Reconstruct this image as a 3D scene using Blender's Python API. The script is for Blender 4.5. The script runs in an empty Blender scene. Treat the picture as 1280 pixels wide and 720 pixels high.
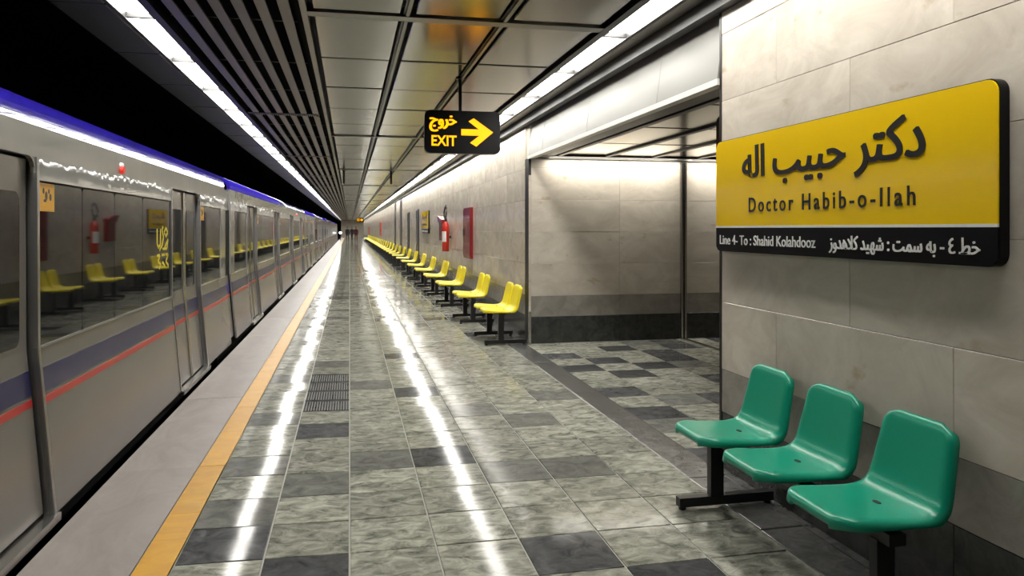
import bpy, math, random
from mathutils import Matrix, Vector
random.seed(7)
SC = bpy.context.scene
COL = SC.collection
R = math.radians

# ------------------------------------------------------------------ camera, world, exposure
F_PX, UVP, VH, CAM_H = 940.0, 437.0, 286.0, 1.5
cam_d = bpy.data.cameras.new('camera')
cam_d.sensor_width = 36.0
cam_d.lens = F_PX / 1280.0 * 36.0
cam_d.shift_y = -(360.0 - VH) / 1280.0
cam_d.clip_end = 400
cam_d.clip_start = 0.02
cam = bpy.data.objects.new('camera', cam_d)
COL.objects.link(cam)
cam.location = (0, 0, CAM_H)
cam.rotation_euler = (R(90), 0, -math.atan((640.0 - UVP) / F_PX))
SC.camera = cam

world = bpy.data.worlds.new('world')
SC.world = world
world.use_nodes = True
world.node_tree.nodes['Background'].inputs[0].default_value = (0.9, 0.95, 1.0, 1)
world.node_tree.nodes['Background'].inputs[1].default_value = 0.002

SC.view_settings.view_transform = 'Standard'
SC.view_settings.look = 'None'
SC.view_settings.gamma = 1.0
SC.view_settings.use_curve_mapping = False
SC.view_settings.exposure = 0.18
TUBE_STRENGTH = 27.0
COVE_STRENGTH = 32.0

# ------------------------------------------------------------------ materials
MATS = {}


def nd(nt, kind, **kw):
    n = nt.nodes.new(kind)
    for k, v in kw.items():
        setattr(n, k, v)
    return n


def base_mat(name):
    m = bpy.data.materials.new(name)
    m.use_nodes = True
    MATS[name] = m
    return m, m.node_tree, m.node_tree.nodes['Principled BSDF']


def plain(name, col, rough=0.5, metal=0.0, spec=0.5, bump=0.0, bscale=40, emit=0.0, coat=0.0, var=0.06):
    """a procedural material: colour with slight noise variation, optional relief"""
    m, nt, p = base_mat(name)
    tc = nd(nt, 'ShaderNodeTexCoord')
    no = nd(nt, 'ShaderNodeTexNoise')
    no.inputs['Scale'].default_value = bscale
    no.inputs['Detail'].default_value = 4
    nt.links.new(tc.outputs['Object'], no.inputs['Vector'])
    mx = nd(nt, 'ShaderNodeMix', data_type='RGBA')
    mx.inputs['A'].default_value = (*[c * (1 - var) for c in col], 1)
    mx.inputs['B'].default_value = (*[min(1, c * (1 + var)) for c in col], 1)
    nt.links.new(no.outputs['Fac'], mx.inputs['Factor'])
    nt.links.new(mx.outputs['Result'], p.inputs['Base Color'])
    p.inputs['Roughness'].default_value = rough
    p.inputs['Metallic'].default_value = metal
    p.inputs['Specular IOR Level'].default_value = spec
    p.inputs['Coat Weight'].default_value = coat
    if emit:
        p.inputs['Emission Color'].default_value = (*col, 1)
        p.inputs['Emission Strength'].default_value = emit
    if bump:
        b = nd(nt, 'ShaderNodeBump')
        b.inputs['Strength'].default_value = bump
        b.inputs['Distance'].default_value = 0.01
        nt.links.new(no.outputs['Fac'], b.inputs['Height'])
        nt.links.new(b.outputs['Normal'], p.inputs['Normal'])
    return m


def stone(name, c_lo, c_hi, c_spot, scale, rough, spots=0.0, stretch=(1, 1, 1), rvar=0.1, tint=0.12, bump=0.04, spec=0.5, spot_scale=1.3, coat=0.0, ior=1.5):
    """polished stone: cloudy veining, own tint for each slab, sparse stains"""
    m, nt, p = base_mat(name)
    L = nt.links.new
    geo = nd(nt, 'ShaderNodeNewGeometry')
    oi = nd(nt, 'ShaderNodeObjectInfo')
    add = nd(nt, 'ShaderNodeMath', operation='ADD')
    L(geo.outputs['Random Per Island'], add.inputs[0])
    L(oi.outputs['Random'], add.inputs[1])
    fr = nd(nt, 'ShaderNodeMath', operation='FRACT')
    L(add.outputs[0], fr.inputs[0])
    mul = nd(nt, 'ShaderNodeMath', operation='MULTIPLY')
    L(fr.outputs[0], mul.inputs[0])
    mul.inputs[1].default_value = 37.0
    comb = nd(nt, 'ShaderNodeCombineXYZ')
    for i in range(3):
        L(mul.outputs[0], comb.inputs[i])
    mp = nd(nt, 'ShaderNodeMapping')
    mp.inputs['Scale'].default_value = stretch
    L(geo.outputs['Position'], mp.inputs['Vector'])
    va = nd(nt, 'ShaderNodeVectorMath', operation='ADD')
    L(mp.outputs[0], va.inputs[0])
    L(comb.outputs[0], va.inputs[1])
    n1 = nd(nt, 'ShaderNodeTexNoise')
    n1.inputs['Scale'].default_value = scale
    n1.inputs['Detail'].default_value = 9
    n1.inputs['Roughness'].default_value = 0.68
    n1.inputs['Distortion'].default_value = 0.8
    L(va.outputs[0], n1.inputs['Vector'])
    cr = nd(nt, 'ShaderNodeValToRGB')
    cr.color_ramp.elements[0].position = 0.33
    cr.color_ramp.elements[0].color = (*c_lo, 1)
    cr.color_ramp.elements[1].position = 0.68
    cr.color_ramp.elements[1].color = (*c_hi, 1)
    L(n1.outputs['Fac'], cr.inputs['Fac'])
    out = cr.outputs['Color']
    if spots:
        n2 = nd(nt, 'ShaderNodeTexNoise')
        n2.inputs['Scale'].default_value = spot_scale
        n2.inputs['Detail'].default_value = 6
        L(va.outputs[0], n2.inputs['Vector'])
        r2 = nd(nt, 'ShaderNodeValToRGB')
        r2.color_ramp.elements[0].position = 0.66
        r2.color_ramp.elements[0].color = (0, 0, 0, 1)
        r2.color_ramp.elements[1].position = 0.74
        r2.color_ramp.elements[1].color = (spots, spots, spots, 1)
        L(n2.outputs['Fac'], r2.inputs['Fac'])
        mx = nd(nt, 'ShaderNodeMix', data_type='RGBA')
        L(r2.outputs['Color'], mx.inputs['Factor'])
        L(out, mx.inputs['A'])
        mx.inputs['B'].default_value = (*c_spot, 1)
        out = mx.outputs['Result']
    hsv = nd(nt, 'ShaderNodeHueSaturation')
    mr = nd(nt, 'ShaderNodeMapRange')
    mr.inputs['To Min'].default_value = 1 - tint
    mr.inputs['To Max'].default_value = 1 + tint
    L(fr.outputs[0], mr.inputs['Value'])
    L(mr.outputs[0], hsv.inputs['Value'])
    L(out, hsv.inputs['Color'])
    L(hsv.outputs['Color'], p.inputs['Base Color'])
    rr = nd(nt, 'ShaderNodeMapRange')
    rr.inputs['To Min'].default_value = max(0.02, rough - rvar)
    rr.inputs['To Max'].default_value = rough + rvar
    L(n1.outputs['Fac'], rr.inputs['Value'])
    L(rr.outputs[0], p.inputs['Roughness'])
    p.inputs['Specular IOR Level'].default_value = spec
    p.inputs['IOR'].default_value = ior
    p.inputs['Coat Weight'].default_value = coat
    p.inputs['Coat Roughness'].default_value = 0.06
    if bump:
        b = nd(nt, 'ShaderNodeBump')
        b.inputs['Strength'].default_value = bump
        b.inputs['Distance'].default_value = 0.01
        L(n1.outputs['Fac'], b.inputs['Height'])
        L(b.outputs['Normal'], p.inputs['Normal'])
    return m


def metal(name, col, rough, wave=0.0, wscale=(1, 1, 1), metallic=1.0, var=0.08, ior=1.5):
    m, nt, p = base_mat(name)
    L = nt.links.new
    geo = nd(nt, 'ShaderNodeNewGeometry')
    mp = nd(nt, 'ShaderNodeMapping')
    mp.inputs['Scale'].default_value = wscale
    L(geo.outputs['Position'], mp.inputs['Vector'])
    n1 = nd(nt, 'ShaderNodeTexNoise')
    n1.inputs['Scale'].default_value = 1.0
    n1.inputs['Detail'].default_value = 2
    L(mp.outputs[0], n1.inputs['Vector'])
    mx = nd(nt, 'ShaderNodeMix', data_type='RGBA')
    mx.inputs['A'].default_value = (*[c * (1 - var) for c in col], 1)
    mx.inputs['B'].default_value = (*[min(1, c * (1 + var)) for c in col], 1)
    L(n1.outputs['Fac'], mx.inputs['Factor'])
    L(mx.outputs['Result'], p.inputs['Base Color'])
    p.inputs['Metallic'].default_value = metallic
    p.inputs['IOR'].default_value = ior
    p.inputs['Roughness'].default_value = rough
    if wave:
        b = nd(nt, 'ShaderNodeBump')
        b.inputs['Strength'].default_value = 1.0
        b.inputs['Distance'].default_value = wave
        L(n1.outputs['Fac'], b.inputs['Height'])
        L(b.outputs['Normal'], p.inputs['Normal'])
    return m


def lamp_mat(name, col, strength):
    m, nt, p = base_mat(name)
    p.inputs['Base Color'].default_value = (*[c * 0.3 for c in col], 1)
    p.inputs['Emission Color'].default_value = (*col, 1)
    p.inputs['Emission Strength'].default_value = strength
    return m


stone('wall_stone', (0.52, 0.465, 0.39), (0.70, 0.645, 0.56), (0.38, 0.27, 0.14), 2.2, 0.17, spots=0.55, stretch=(1, 1, 1.6), rvar=0.06, tint=0.06, bump=0.006, ior=1.25, spot_scale=4.5)
stone('band_stone', (0.24, 0.22, 0.195), (0.35, 0.325, 0.29), (0.2, 0.15, 0.1), 5, 0.2, rvar=0.06, tint=0.08, bump=0.012)
stone('skirt_stone', (0.022, 0.024, 0.024), (0.06, 0.063, 0.06), (0.1, 0.1, 0.1), 9, 0.2, rvar=0.08, tint=0.2, bump=0.02)
stone('floor_stone', (0.095, 0.10, 0.083), (0.49, 0.49, 0.42), (0.52, 0.51, 0.45), 8.5, 0.085, spots=0.4, stretch=(1, 1.5, 1), rvar=0.025, tint=0.16, bump=0.012, spot_scale=3, ior=1.13)
stone('floor_slate', (0.045, 0.047, 0.051), (0.125, 0.127, 0.13), (0.2, 0.2, 0.2), 9, 0.075, rvar=0.025, tint=0.25, bump=0.012, ior=1.13)
stone('floor_mid', (0.10, 0.104, 0.098), (0.23, 0.23, 0.21), (0.2, 0.2, 0.2), 8, 0.075, rvar=0.025, tint=0.2, bump=0.012, ior=1.13)
stone('border_stone', (0.055, 0.056, 0.056), (0.14, 0.14, 0.135), (0.2, 0.2, 0.2), 12, 0.24, rvar=0.06, tint=0.12, bump=0.05)
stone('edge_stone', (0.20, 0.175, 0.163), (0.285, 0.256, 0.242), (0.14, 0.12, 0.108), 3.0, 0.42, spots=0.5, stretch=(1.6, 0.7, 1), rvar=0.08, tint=0.05, bump=0.06, spot_scale=2.0, ior=1.3)
stone('yellow_line', (0.44, 0.215, 0.006), (0.58, 0.305, 0.009), (0.42, 0.31, 0.13), 4, 0.36, spots=0.55, stretch=(1, 2, 1), rvar=0.08, tint=0.08, bump=0.05, spot_scale=4, ior=1.3)
plain('grout', (0.40, 0.40, 0.36), 0.6)
plain('wall_grout', (0.50, 0.46, 0.40), 0.7)
plain('concrete_black', (0.010, 0.010, 0.010), 0.9, bump=0.2, bscale=5)
plain('black', (0.006, 0.006, 0.007), 0.6)
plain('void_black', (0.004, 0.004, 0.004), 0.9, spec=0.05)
metal('ceiling_metal', (0.265, 0.252, 0.212), 0.20, wave=0.002, wscale=(1.5, 0.6, 1))
metal('ceiling_rail', (0.26, 0.255, 0.23), 0.38, wscale=(4, 4, 4))
metal('dark_rail', (0.05, 0.05, 0.048), 0.4, wscale=(4, 4, 4))
metal('slat_metal', (0.19, 0.187, 0.172), 0.42, wscale=(2, 2, 2))
metal('fascia_metal', (0.23, 0.226, 0.213), 0.33, wave=0.003, wscale=(1, 1.2, 1.0), metallic=0.0, ior=1.16)
metal('steel', (0.55, 0.54, 0.52), 0.25, wscale=(3, 3, 3))
metal('train_metal', (0.33, 0.328, 0.315), 0.035, wave=0.003, wscale=(1, 4.0, 3.0), metallic=0.05)
metal('train_lower', (0.225, 0.216, 0.205), 0.22, metallic=0.12, wave=0.004, wscale=(1, 1.0, 2.0))
metal('train_frame', (0.42, 0.42, 0.42), 0.35, wscale=(3, 3, 3))
plain('train_violet', (0.030, 0.018, 0.40), 0.06, bscale=6)
plain('train_blue', (0.018, 0.018, 0.10), 0.3, coat=0.3, bscale=6)
plain('train_red', (0.55, 0.02, 0.025), 0.3, coat=0.3, bscale=6)
plain('train_roof', (0.14, 0.14, 0.15), 0.5, metal=0.6)
plain('rubber', (0.012, 0.012, 0.013), 0.55)
plain('fixture_black', (0.02, 0.02, 0.02), 0.45)
plain('chair_black', (0.012, 0.012, 0.013), 0.35, bscale=60)
plain('painted_trim', (0.62, 0.61, 0.58), 0.4)
plain('seat_green', (0.004, 0.28, 0.175), 0.30, bscale=120, bump=0.02)
plain('seat_yellow', (0.96, 0.80, 0.008), 0.38, bscale=120, bump=0.02)
plain('sign_yellow', (0.96, 0.63, 0.004), 0.22, coat=0.2, bscale=3, var=0.03)
plain('sign_black', (0.006, 0.006, 0.007), 0.3, spec=0.2)
plain('print_black', (0.012, 0.012, 0.010), 0.4)
plain('print_white', (0.82, 0.82, 0.80), 0.4)
plain('sticker_orange', (0.90, 0.48, 0.03), 0.35, bscale=20)
plain('decal_yellow', (0.85, 0.72, 0.03), 0.4)
plain('fire_red', (0.62, 0.03, 0.015), 0.25, coat=0.4)
plain('dark_red', (0.26, 0.012, 0.018), 0.25, coat=0.3)
plain('door_grey', (0.05, 0.05, 0.052), 0.4)
plain('recess_brown', (0.09, 0.078, 0.062), 0.3)
plain('cloth_dark', (0.02, 0.02, 0.024), 0.9)
plain('cloth_maroon', (0.08, 0.015, 0.015), 0.9)
plain('skin', (0.45, 0.28, 0.20), 0.6)
plain('hair', (0.015, 0.012, 0.010), 0.6)
lamp_mat('tube_light', (1.0, 0.97, 0.90), TUBE_STRENGTH)
plain('unlit_diffuser', (0.55, 0.55, 0.53), 0.4)
lamp_mat('cove_light', (1.0, 0.95, 0.85), COVE_STRENGTH)
lamp_mat('exit_glow', (1.0, 0.40, 0.0), 1.7)
lamp_mat('exit_glow_orange', (1.0, 0.30, 0.01), 2.2)
lamp_mat('signal_glow', (1.0, 0.98, 0.95), 6.0)
lamp_mat('red_glow', (1.0, 0.05, 0.03), 0.5)
# dark mirror-like glazing of an unlit train
m, nt, p = base_mat('train_glass')
p.inputs['Base Color'].default_value = (0.012, 0.013, 0.013, 1)
p.inputs['Roughness'].default_value = 0.03
p.inputs['IOR'].default_value = 1.34
p.inputs['Specular IOR Level'].default_value = 0.5


# ------------------------------------------------------------------ mesh helpers
class MB:
    def __init__(s):
        s.v, s.f = [], []

    def add(s, vs, fs):
        o = len(s.v)
        s.v += [tuple(v) for v in vs]
        s.f += [tuple(i + o for i in f) for f in fs]
        return s

    def box(s, x0, x1, y0, y1, z0, z1):
        return s.add([(x0, y0, z0), (x1, y0, z0), (x1, y1, z0), (x0, y1, z0), (x0, y0, z1), (x1, y0, z1), (x1, y1, z1), (x0, y1, z1)],
                     [(0, 3, 2, 1), (4, 5, 6, 7), (0, 1, 5, 4), (1, 2, 6, 5), (2, 3, 7, 6), (3, 0, 4, 7)])

    def prism(s, pts, fn0, fn1):
        """closed outline pts (a, b); fn0/fn1 map to the two end faces"""
        n = len(pts)
        return s.add([fn0(*p) for p in pts] + [fn1(*p) for p in pts],
                     [tuple(range(n - 1, -1, -1)), tuple(range(n, 2 * n))] + [(i, (i + 1) % n, n + (i + 1) % n, n + i) for i in range(n)])

    def ext_y(s, pts, y0, y1):   # pts (x, z)
        return s.prism(pts, lambda a, b: (a, y0, b), lambda a, b: (a, y1, b))

    def ext_x(s, pts, x0, x1):   # pts (y, z)
        return s.prism(pts, lambda a, b: (x0, a, b), lambda a, b: (x1, a, b))

    def tube(s, path, r, n=8, close=True):
        path = [Vector(p) for p in path]
        rr = r if isinstance(r, (list, tuple)) else [r] * len(path)
        o = len(s.v)
        up = Vector((0.13, 0.31, 0.94))
        for i, p in enumerate(path):
            t = (path[min(i + 1, len(path) - 1)] - path[max(i - 1, 0)]).normalized()
            a = t.cross(up)
            if a.length < 1e-3:
                a = t.cross(Vector((1, 0, 0)))
            a.normalize()
            b = t.cross(a)
            for k in range(n):
                q = 2 * math.pi * k / n
                s.v.append(tuple(p + (a * math.cos(q) + b * math.sin(q)) * rr[i]))
        for i in range(len(path) - 1):
            for k in range(n):
                s.f.append((o + i * n + k, o + i * n + (k + 1) % n, o + (i + 1) * n + (k + 1) % n, o + (i + 1) * n + k))
        if close:
            s.f.append(tuple(o + k for k in range(n - 1, -1, -1)))
            e = o + (len(path) - 1) * n
            s.f.append(tuple(e + k for k in range(n)))
        return s

    def lathe(s, prof, cx, cy, n=16):   # prof (r, z)
        o = len(s.v)
        for r, z in prof:
            for k in range(n):
                a = 2 * math.pi * k / n
                s.v.append((cx + r * math.cos(a), cy + r * math.sin(a), z))
        for i in range(len(prof) - 1):
            for k in range(n):
                s.f.append((o + i * n + k, o + i * n + (k + 1) % n, o + (i + 1) * n + (k + 1) % n, o + (i + 1) * n + k))
        s.f.append(tuple(o + k for k in range(n - 1, -1, -1)))
        e = o + (len(prof) - 1) * n
        s.f.append(tuple(e + k for k in range(n)))
        return s

    def mesh(s, name, mat, smooth=False):
        me = bpy.data.meshes.new(name)
        me.from_pydata(s.v, [], s.f)
        me.materials.append(MATS[mat])
        if smooth:
            for p_ in me.polygons:
                p_.use_smooth = len(p_.vertices) <= 4
        me.update()
        return me

    def build(s, name, mat, parent=None, loc=(0, 0, 0), smooth=False):
        return link(name, s.mesh(name, mat, smooth), parent, loc)


def link(name, me, parent=None, loc=(0, 0, 0), rot=(0, 0, 0)):
    o = bpy.data.objects.new(name, me)
    COL.objects.link(o)
    o.location = loc
    o.rotation_euler = rot
    if parent is not None:
        o.parent = parent
    return o


def tag(o, label=None, cat=None, group=None, kind=None):
    for k, v in (('label', label), ('category', cat), ('group', group), ('kind', kind)):
        if v:
            o[k] = v
    return o


def empty(name, loc=(0, 0, 0), label=None, cat=None, group=None, rot=(0, 0, 0)):
    o = link(name, None, None, loc, rot)
    o.empty_display_size = 0.1
    return tag(o, label, cat, group)


def copy_tree(o, parent=None, loc=None):
    c = o.copy()
    COL.objects.link(c)
    c.parent = parent
    if loc is not None:
        c.location = loc
    for ch in [x for x in list(bpy.data.objects) if x.parent == o]:
        copy_tree(ch, c)
    return c


KIDS = {}


def copy_fast(o, kids, parent=None, loc=None):
    c = o.copy()
    COL.objects.link(c)
    c.parent = parent
    if loc is not None:
        c.location = loc
    for ch in kids.get(o.name, []):
        copy_fast(ch, kids, c)
    return c


def kid_map():
    k = {}
    for x in bpy.data.objects:
        if x.parent is not None:
            k.setdefault(x.parent.name, []).append(x)
    return k


def rrect(a0, a1, b0, b1, r, n=5):
    pts = []
    for cx, cy, q in ((a1 - r, b1 - r, 0), (a0 + r, b1 - r, 90), (a0 + r, b0 + r, 180), (a1 - r, b0 + r, 270)):
        for k in range(n + 1):
            t = R(q + 90.0 * k / n)
            pts.append((cx + r * math.cos(t), cy + r * math.sin(t)))
    return pts


def text_verts(body, extrude=0.0, offset=0.0, space=1.0):
    c = bpy.data.curves.new('lettering', 'FONT')
    c.body = body
    c.size = 1.0
    c.offset = offset
    c.extrude = extrude
    c.resolution_u = 4
    c.space_character = space
    o = bpy.data.objects.new('lettering', c)
    COL.objects.link(o)
    dg = bpy.context.evaluated_depsgraph_get()
    me = bpy.data.meshes.new_from_object(o.evaluated_get(dg))
    bpy.data.objects.remove(o)
    bpy.data.curves.remove(c)
    return me


def lettering(name, body, a0, a1, b0, b1, mat, frame, parent, offset=0.0, thick=0.003, space=1.0, gap=0.16, bold=0.0):
    """text fitted into the rectangle a0..a1 x b0..b1 of a frame (maps a, b, depth to a point)"""
    me = text_verts(body, extrude=0.01, offset=offset, space=space)
    xs = [v.co.x for v in me.vertices]
    ys = [v.co.y for v in me.vertices]
    x0, x1, y0, y1 = min(xs), max(xs), min(ys), max(ys)
    for v in me.vertices:
        a = a0 + (v.co.x - x0) / (x1 - x0) * (a1 - a0)
        b = b0 + (v.co.y - y0) / (y1 - y0) * (b1 - b0)
        v.co = frame(a, b, thick if v.co.z > 0 else 0.0)
    # one part for each word: pieces are grouped where the gap along the line is wide
    par = list(range(len(me.vertices)))

    def find(i):
        while par[i] != i:
            par[i] = par[par[i]]
            i = par[i]
        return i
    for e in me.edges:
        a_, b_ = find(e.vertices[0]), find(e.vertices[1])
        if a_ != b_:
            par[a_] = b_
    isl = {}
    for i in range(len(xs)):
        q = isl.setdefault(find(i), [xs[i], xs[i], []])
        q[0], q[1] = min(q[0], xs[i]), max(q[1], xs[i])
        q[2].append(i)
    words = []
    for lo_, hi_, ids in sorted(isl.values(), key=lambda q: q[0]):
        if words and lo_ - words[-1][0] < gap:
            words[-1][0] = max(words[-1][0], hi_)
            words[-1][1].update(ids)
        else:
            words.append([hi_, set(ids)])
    co = [tuple(v.co) for v in me.vertices]
    fcs = [tuple(p_.vertices) for p_ in me.polygons]
    bpy.data.meshes.remove(me)
    du = [0.0] if not bold else [-bold, bold, 0.0]
    ax = Vector(frame(1, 0, 0)) - Vector(frame(0, 0, 0))
    for _, ids in words:
        mp_ = {}
        b = MB()
        sid = sorted(ids)
        for i in sid:
            mp_[i] = len(mp_)
        ff = [tuple(mp_[i] for i in f) for f in fcs if f[0] in ids]
        for d_ in du:
            b.add([Vector(co[i]) + ax * d_ for i in sid], ff)
        b.build(name, mat, parent)


FORMS = {
    'alef': (0xFE8D, 0xFE8E), 'be': (0xFE8F, 0xFE90, 0xFE91, 0xFE92), 'te': (0xFE95, 0xFE96, 0xFE97, 0xFE98), 'jim': (0xFE9D, 0xFE9E, 0xFE9F, 0xFEA0),
    'he': (0xFEA1, 0xFEA2, 0xFEA3, 0xFEA4), 'khe': (0xFEA5, 0xFEA6, 0xFEA7, 0xFEA8), 'dal': (0xFEA9, 0xFEAA), 're': (0xFEAD, 0xFEAE), 'ze': (0xFEAF, 0xFEB0),
    'sin': (0xFEB1, 0xFEB2, 0xFEB3, 0xFEB4), 'shin': (0xFEB5, 0xFEB6, 0xFEB7, 0xFEB8), 'ta': (0xFEC1, 0xFEC2, 0xFEC3, 0xFEC4),
    'kaf': (0xFB8E, 0xFB8F, 0xFB90, 0xFB91), 'lam': (0xFEDD, 0xFEDE, 0xFEDF, 0xFEE0), 'mim': (0xFEE1, 0xFEE2, 0xFEE3, 0xFEE4),
    'heh': (0xFEE9, 0xFEEA, 0xFEEB, 0xFEEC), 'vav': (0xFEED, 0xFEEE), 'ye': (0xFBFC, 0xFBFD, 0xFBFE, 0xFBFF), 'lamalef': (0xFEFB, 0xFEFC)}
NOJOIN = {'alef', 'dal', 're', 'ze', 'vav', 'lamalef'}


def fa(words):
    out = []
    for w in words:
        if isinstance(w, str):
            out.append(w)
            continue
        s = ''
        for i, l in enumerate(w):
            pj = i > 0 and w[i - 1] not in NOJOIN
            nj = i < len(w) - 1 and l not in NOJOIN
            s += chr(FORMS[l][(3 if nj else 1) if pj else (2 if nj else 0)])
        out.append(s[::-1])
    return ' '.join(out[::-1])


T_NAME = fa([['dal', 'kaf', 'te', 're'], ['he', 'be', 'ye', 'be'], ['alef', 'lam', 'heh']])
T_LINE = fa([['khe', 'ta'], '\u0664', '-', ['be', 'heh'], ['sin', 'mim', 'te'], ':', ['shin', 'heh', 'ye', 'dal'], ['kaf', 'lamalef', 'heh', 'dal', 'vav', 'ze']])
T_EXIT = fa([['khe', 're', 'vav', 'jim']])

ORD = ['first', 'second', 'third', 'fourth', 'fifth', 'sixth', 'seventh', 'eighth', 'ninth', 'tenth', 'eleventh', 'twelfth', 'thirteenth', 'fourteenth', 'fifteenth', 'sixteenth',
       'seventeenth', 'eighteenth', 'nineteenth', 'twentieth'] + ['twenty-' + s for s in ('first', 'second', 'third', 'fourth', 'fifth', 'sixth', 'seventh', 'eighth', 'ninth')] + \
      ['thirtieth'] + ['thirty-' + s for s in ('first', 'second', 'third', 'fourth', 'fifth', 'sixth')]

# ------------------------------------------------------------------ layout numbers (metres)
XW = 2.29            # platform wall face
Y_PIL = 4.35         # end of the wall with the name sign
Y_COR = 9.55         # far corner of the cross passage
Y_END = 130.0
Y_BACK = -7.0
XE = -1.40           # platform edge
Z_CEIL = 2.95
Z_PASS = 2.45
X_PEND = 9.0
MOD = 1.36
SLOPE = 0.02

# ------------------------------------------------------------------ floor
floor = MB().box(-0.02, X_PEND, Y_BACK, Y_END, -0.3, -0.006).build('floor', 'grout')
tag(floor, 'grey stone tiled platform floor', None, kind='structure')
colx = [-0.76, -0.38, 0.0, 0.4, 0.8, 1.2, 1.6, 2.0]
J = 0.0045


def tile_mesh(name, w, l, mat):
    b = MB()
    c = 0.003
    x, y = w / 2 - J, l / 2 - J
    b.add([(-x, -y, -0.03), (x, -y, -0.03), (x, y, -0.03), (-x, y, -0.03),
           (-x, -y, -c * .5), (x, -y, -c * .5), (x, y, -c * .5), (-x, y, -c * .5),
           (-x + c, -y + c, 0), (x - c, -y + c, 0), (x - c, y - c, 0), (-x + c, y - c, 0)],
          [(0, 1, 5, 4), (1, 2, 6, 5), (2, 3, 7, 6), (3, 0, 4, 7), (4, 5, 9, 8), (5, 6, 10, 9), (6, 7, 11, 10), (7, 4, 8, 11), (8, 9, 10, 11)])
    return b.mesh(name, mat)


ROW0, ROWP = 1.96, 0.4


def tile_mat(c, y):
    """material of the tile in column c whose near edge is at y"""
    k = round((y - 3.56) / 0.4)
    dark = {(0, 0), (1, -1), (3, 3), (1, 5), (3, 8), (3, 13), (4, -1), (5, -2)}
    mid = {(4, 2), (5, 2), (2, 3), (1, 2), (0, 1), (0, 3), (4, 6), (6, 7), (2, 9), (0, 6), (5, 5), (1, 12), (0, 10)}
    if (c, k) in dark:
        return 'floor_slate'
    if c == 1 and 7 <= k <= 10:
        return 'grate'
    if (c, k) in mid:
        return 'floor_mid'
    if k > 13:
        r = random.random()
        return 'floor_slate' if r < 0.03 else ('floor_mid' if r < 0.12 else 'floor_stone')
    return 'floor_stone'


meshes = {}
TILT = R(0.22)
far_b = {'floor_stone': MB(), 'floor_mid': MB(), 'floor_slate': MB()}
floor_left = MB().add([(XE, Y_BACK, -0.3), (0.0, Y_BACK, -0.3), (0.0, Y_BACK, -0.006), (-0.76, Y_BACK, 0.76 * SLOPE - 0.006), (XE, Y_BACK, 0.76 * SLOPE - 0.006),
                       (XE, Y_END, -0.3), (0.0, Y_END, -0.3), (0.0, Y_END, -0.006), (-0.76, Y_END, 0.76 * SLOPE - 0.006), (XE, Y_END, 0.76 * SLOPE - 0.006)],
                      [(0, 1, 2, 3, 4), (9, 8, 7, 6, 5), (0, 4, 9, 5), (1, 0, 5, 6), (2, 1, 6, 7), (3, 2, 7, 8), (4, 3, 8, 9)]).build('floor_bed', 'grout', floor)
NROW = 36
row = 0
y = Y_BACK
y = ROW0 - 0.4 * 22
while y < Y_END - 0.4:
    near = ROW0 - 1e-6 <= y < ROW0 + NROW * 0.4
    for c in range(7):
        x0, x1 = colx[c], colx[c + 1]
        xm = (x0 + x1) / 2
        zt = -xm * SLOPE if xm < 0 else 0.0
        ry = SLOPE if xm < 0 else 0.0
        mt = tile_mat(c, y)
        if near:
            if mt == 'grate':
                o = link('drain_grate', None, floor, (xm, y + 0.2, zt), (0, ry, 0))
                if 'grate' not in meshes:
                    g = MB()
                    w = (x1 - x0) / 2 - J
                    g.box(-w, w, -0.196, -0.176, -0.03, 0).box(-w, w, 0.176, 0.196, -0.03, 0)
                    n = 17
                    for k in range(n):
                        xx = -w + (k + 0.5) * 2 * w / n
                        g.box(xx - 0.0075, xx + 0.0075, -0.176, 0.176, -0.03, 0)
                    meshes['grate'] = g.mesh('drain_grate', 'floor_slate')
                    meshes['gback'] = MB().box(-w, w, -0.19, 0.19, -0.02, -0.012).mesh('drain_pan', 'black')
                o2 = o
                bpy.data.objects.remove(o2)
                o = link('drain_grate', meshes['grate'], floor, (xm, y + 0.2, zt), (0, ry, 0))
                link('drain_pan', meshes['gback'], o)
                continue
            key = (round(x1 - x0, 2), mt)
            if key not in meshes:
                meshes[key] = tile_mesh('floor_tile', x1 - x0, 0.4, mt)
            link('floor_tile', meshes[key], floor, (xm, y + 0.2, zt + random.uniform(-.0004, .0004)),
                 (random.gauss(0, TILT), ry + random.gauss(0, TILT), 0))
        else:
            b = far_b[mt if mt != 'grate' else 'floor_slate']
            ta, tb = random.gauss(0, TILT), random.gauss(0, TILT)
            vs = []
            for zz in (-0.03, 0):
                for sx, sy in ((-1, -1), (1, -1), (1, 1), (-1, 1)):
                    dx, dy = sx * ((x1 - x0) / 2 - J), sy * (0.2 - J)
                    vs.append((xm + dx, y + 0.2 + dy, zt + zz - dx * (ry + tb) + dy * ta))
            b.add(vs, [(4, 5, 6, 7), (0, 1, 5, 4), (1, 2, 6, 5), (2, 3, 7, 6), (3, 0, 4, 7)])
    y = round(y + 0.4, 4)
for k, b in far_b.items():
    tag(b.build('distant_tiles', k, floor), kind='stuff')

# dark border along the wall line
bm_ = tile_mesh('border_tile', 0.24, 0.8, 'border_stone')
y = Y_BACK
while y < 60:
    link('border_tile', bm_, floor, (2.12, y + 0.4, 0), (random.gauss(0, TILT), random.gauss(0, TILT), 0))
    y += 0.8
tag(MB().box(2.0 + J, 2.24 - J, y, Y_END, -0.03, 0).build('distant_border', 'border_stone', floor), kind='stuff')
# thin strip of floor between border and wall line
tag(MB().box(2.24, XW + 0.02, Y_BACK, Y_END, -0.03, -0.001).build('wall_strip', 'border_stone', floor), kind='stuff')
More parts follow.
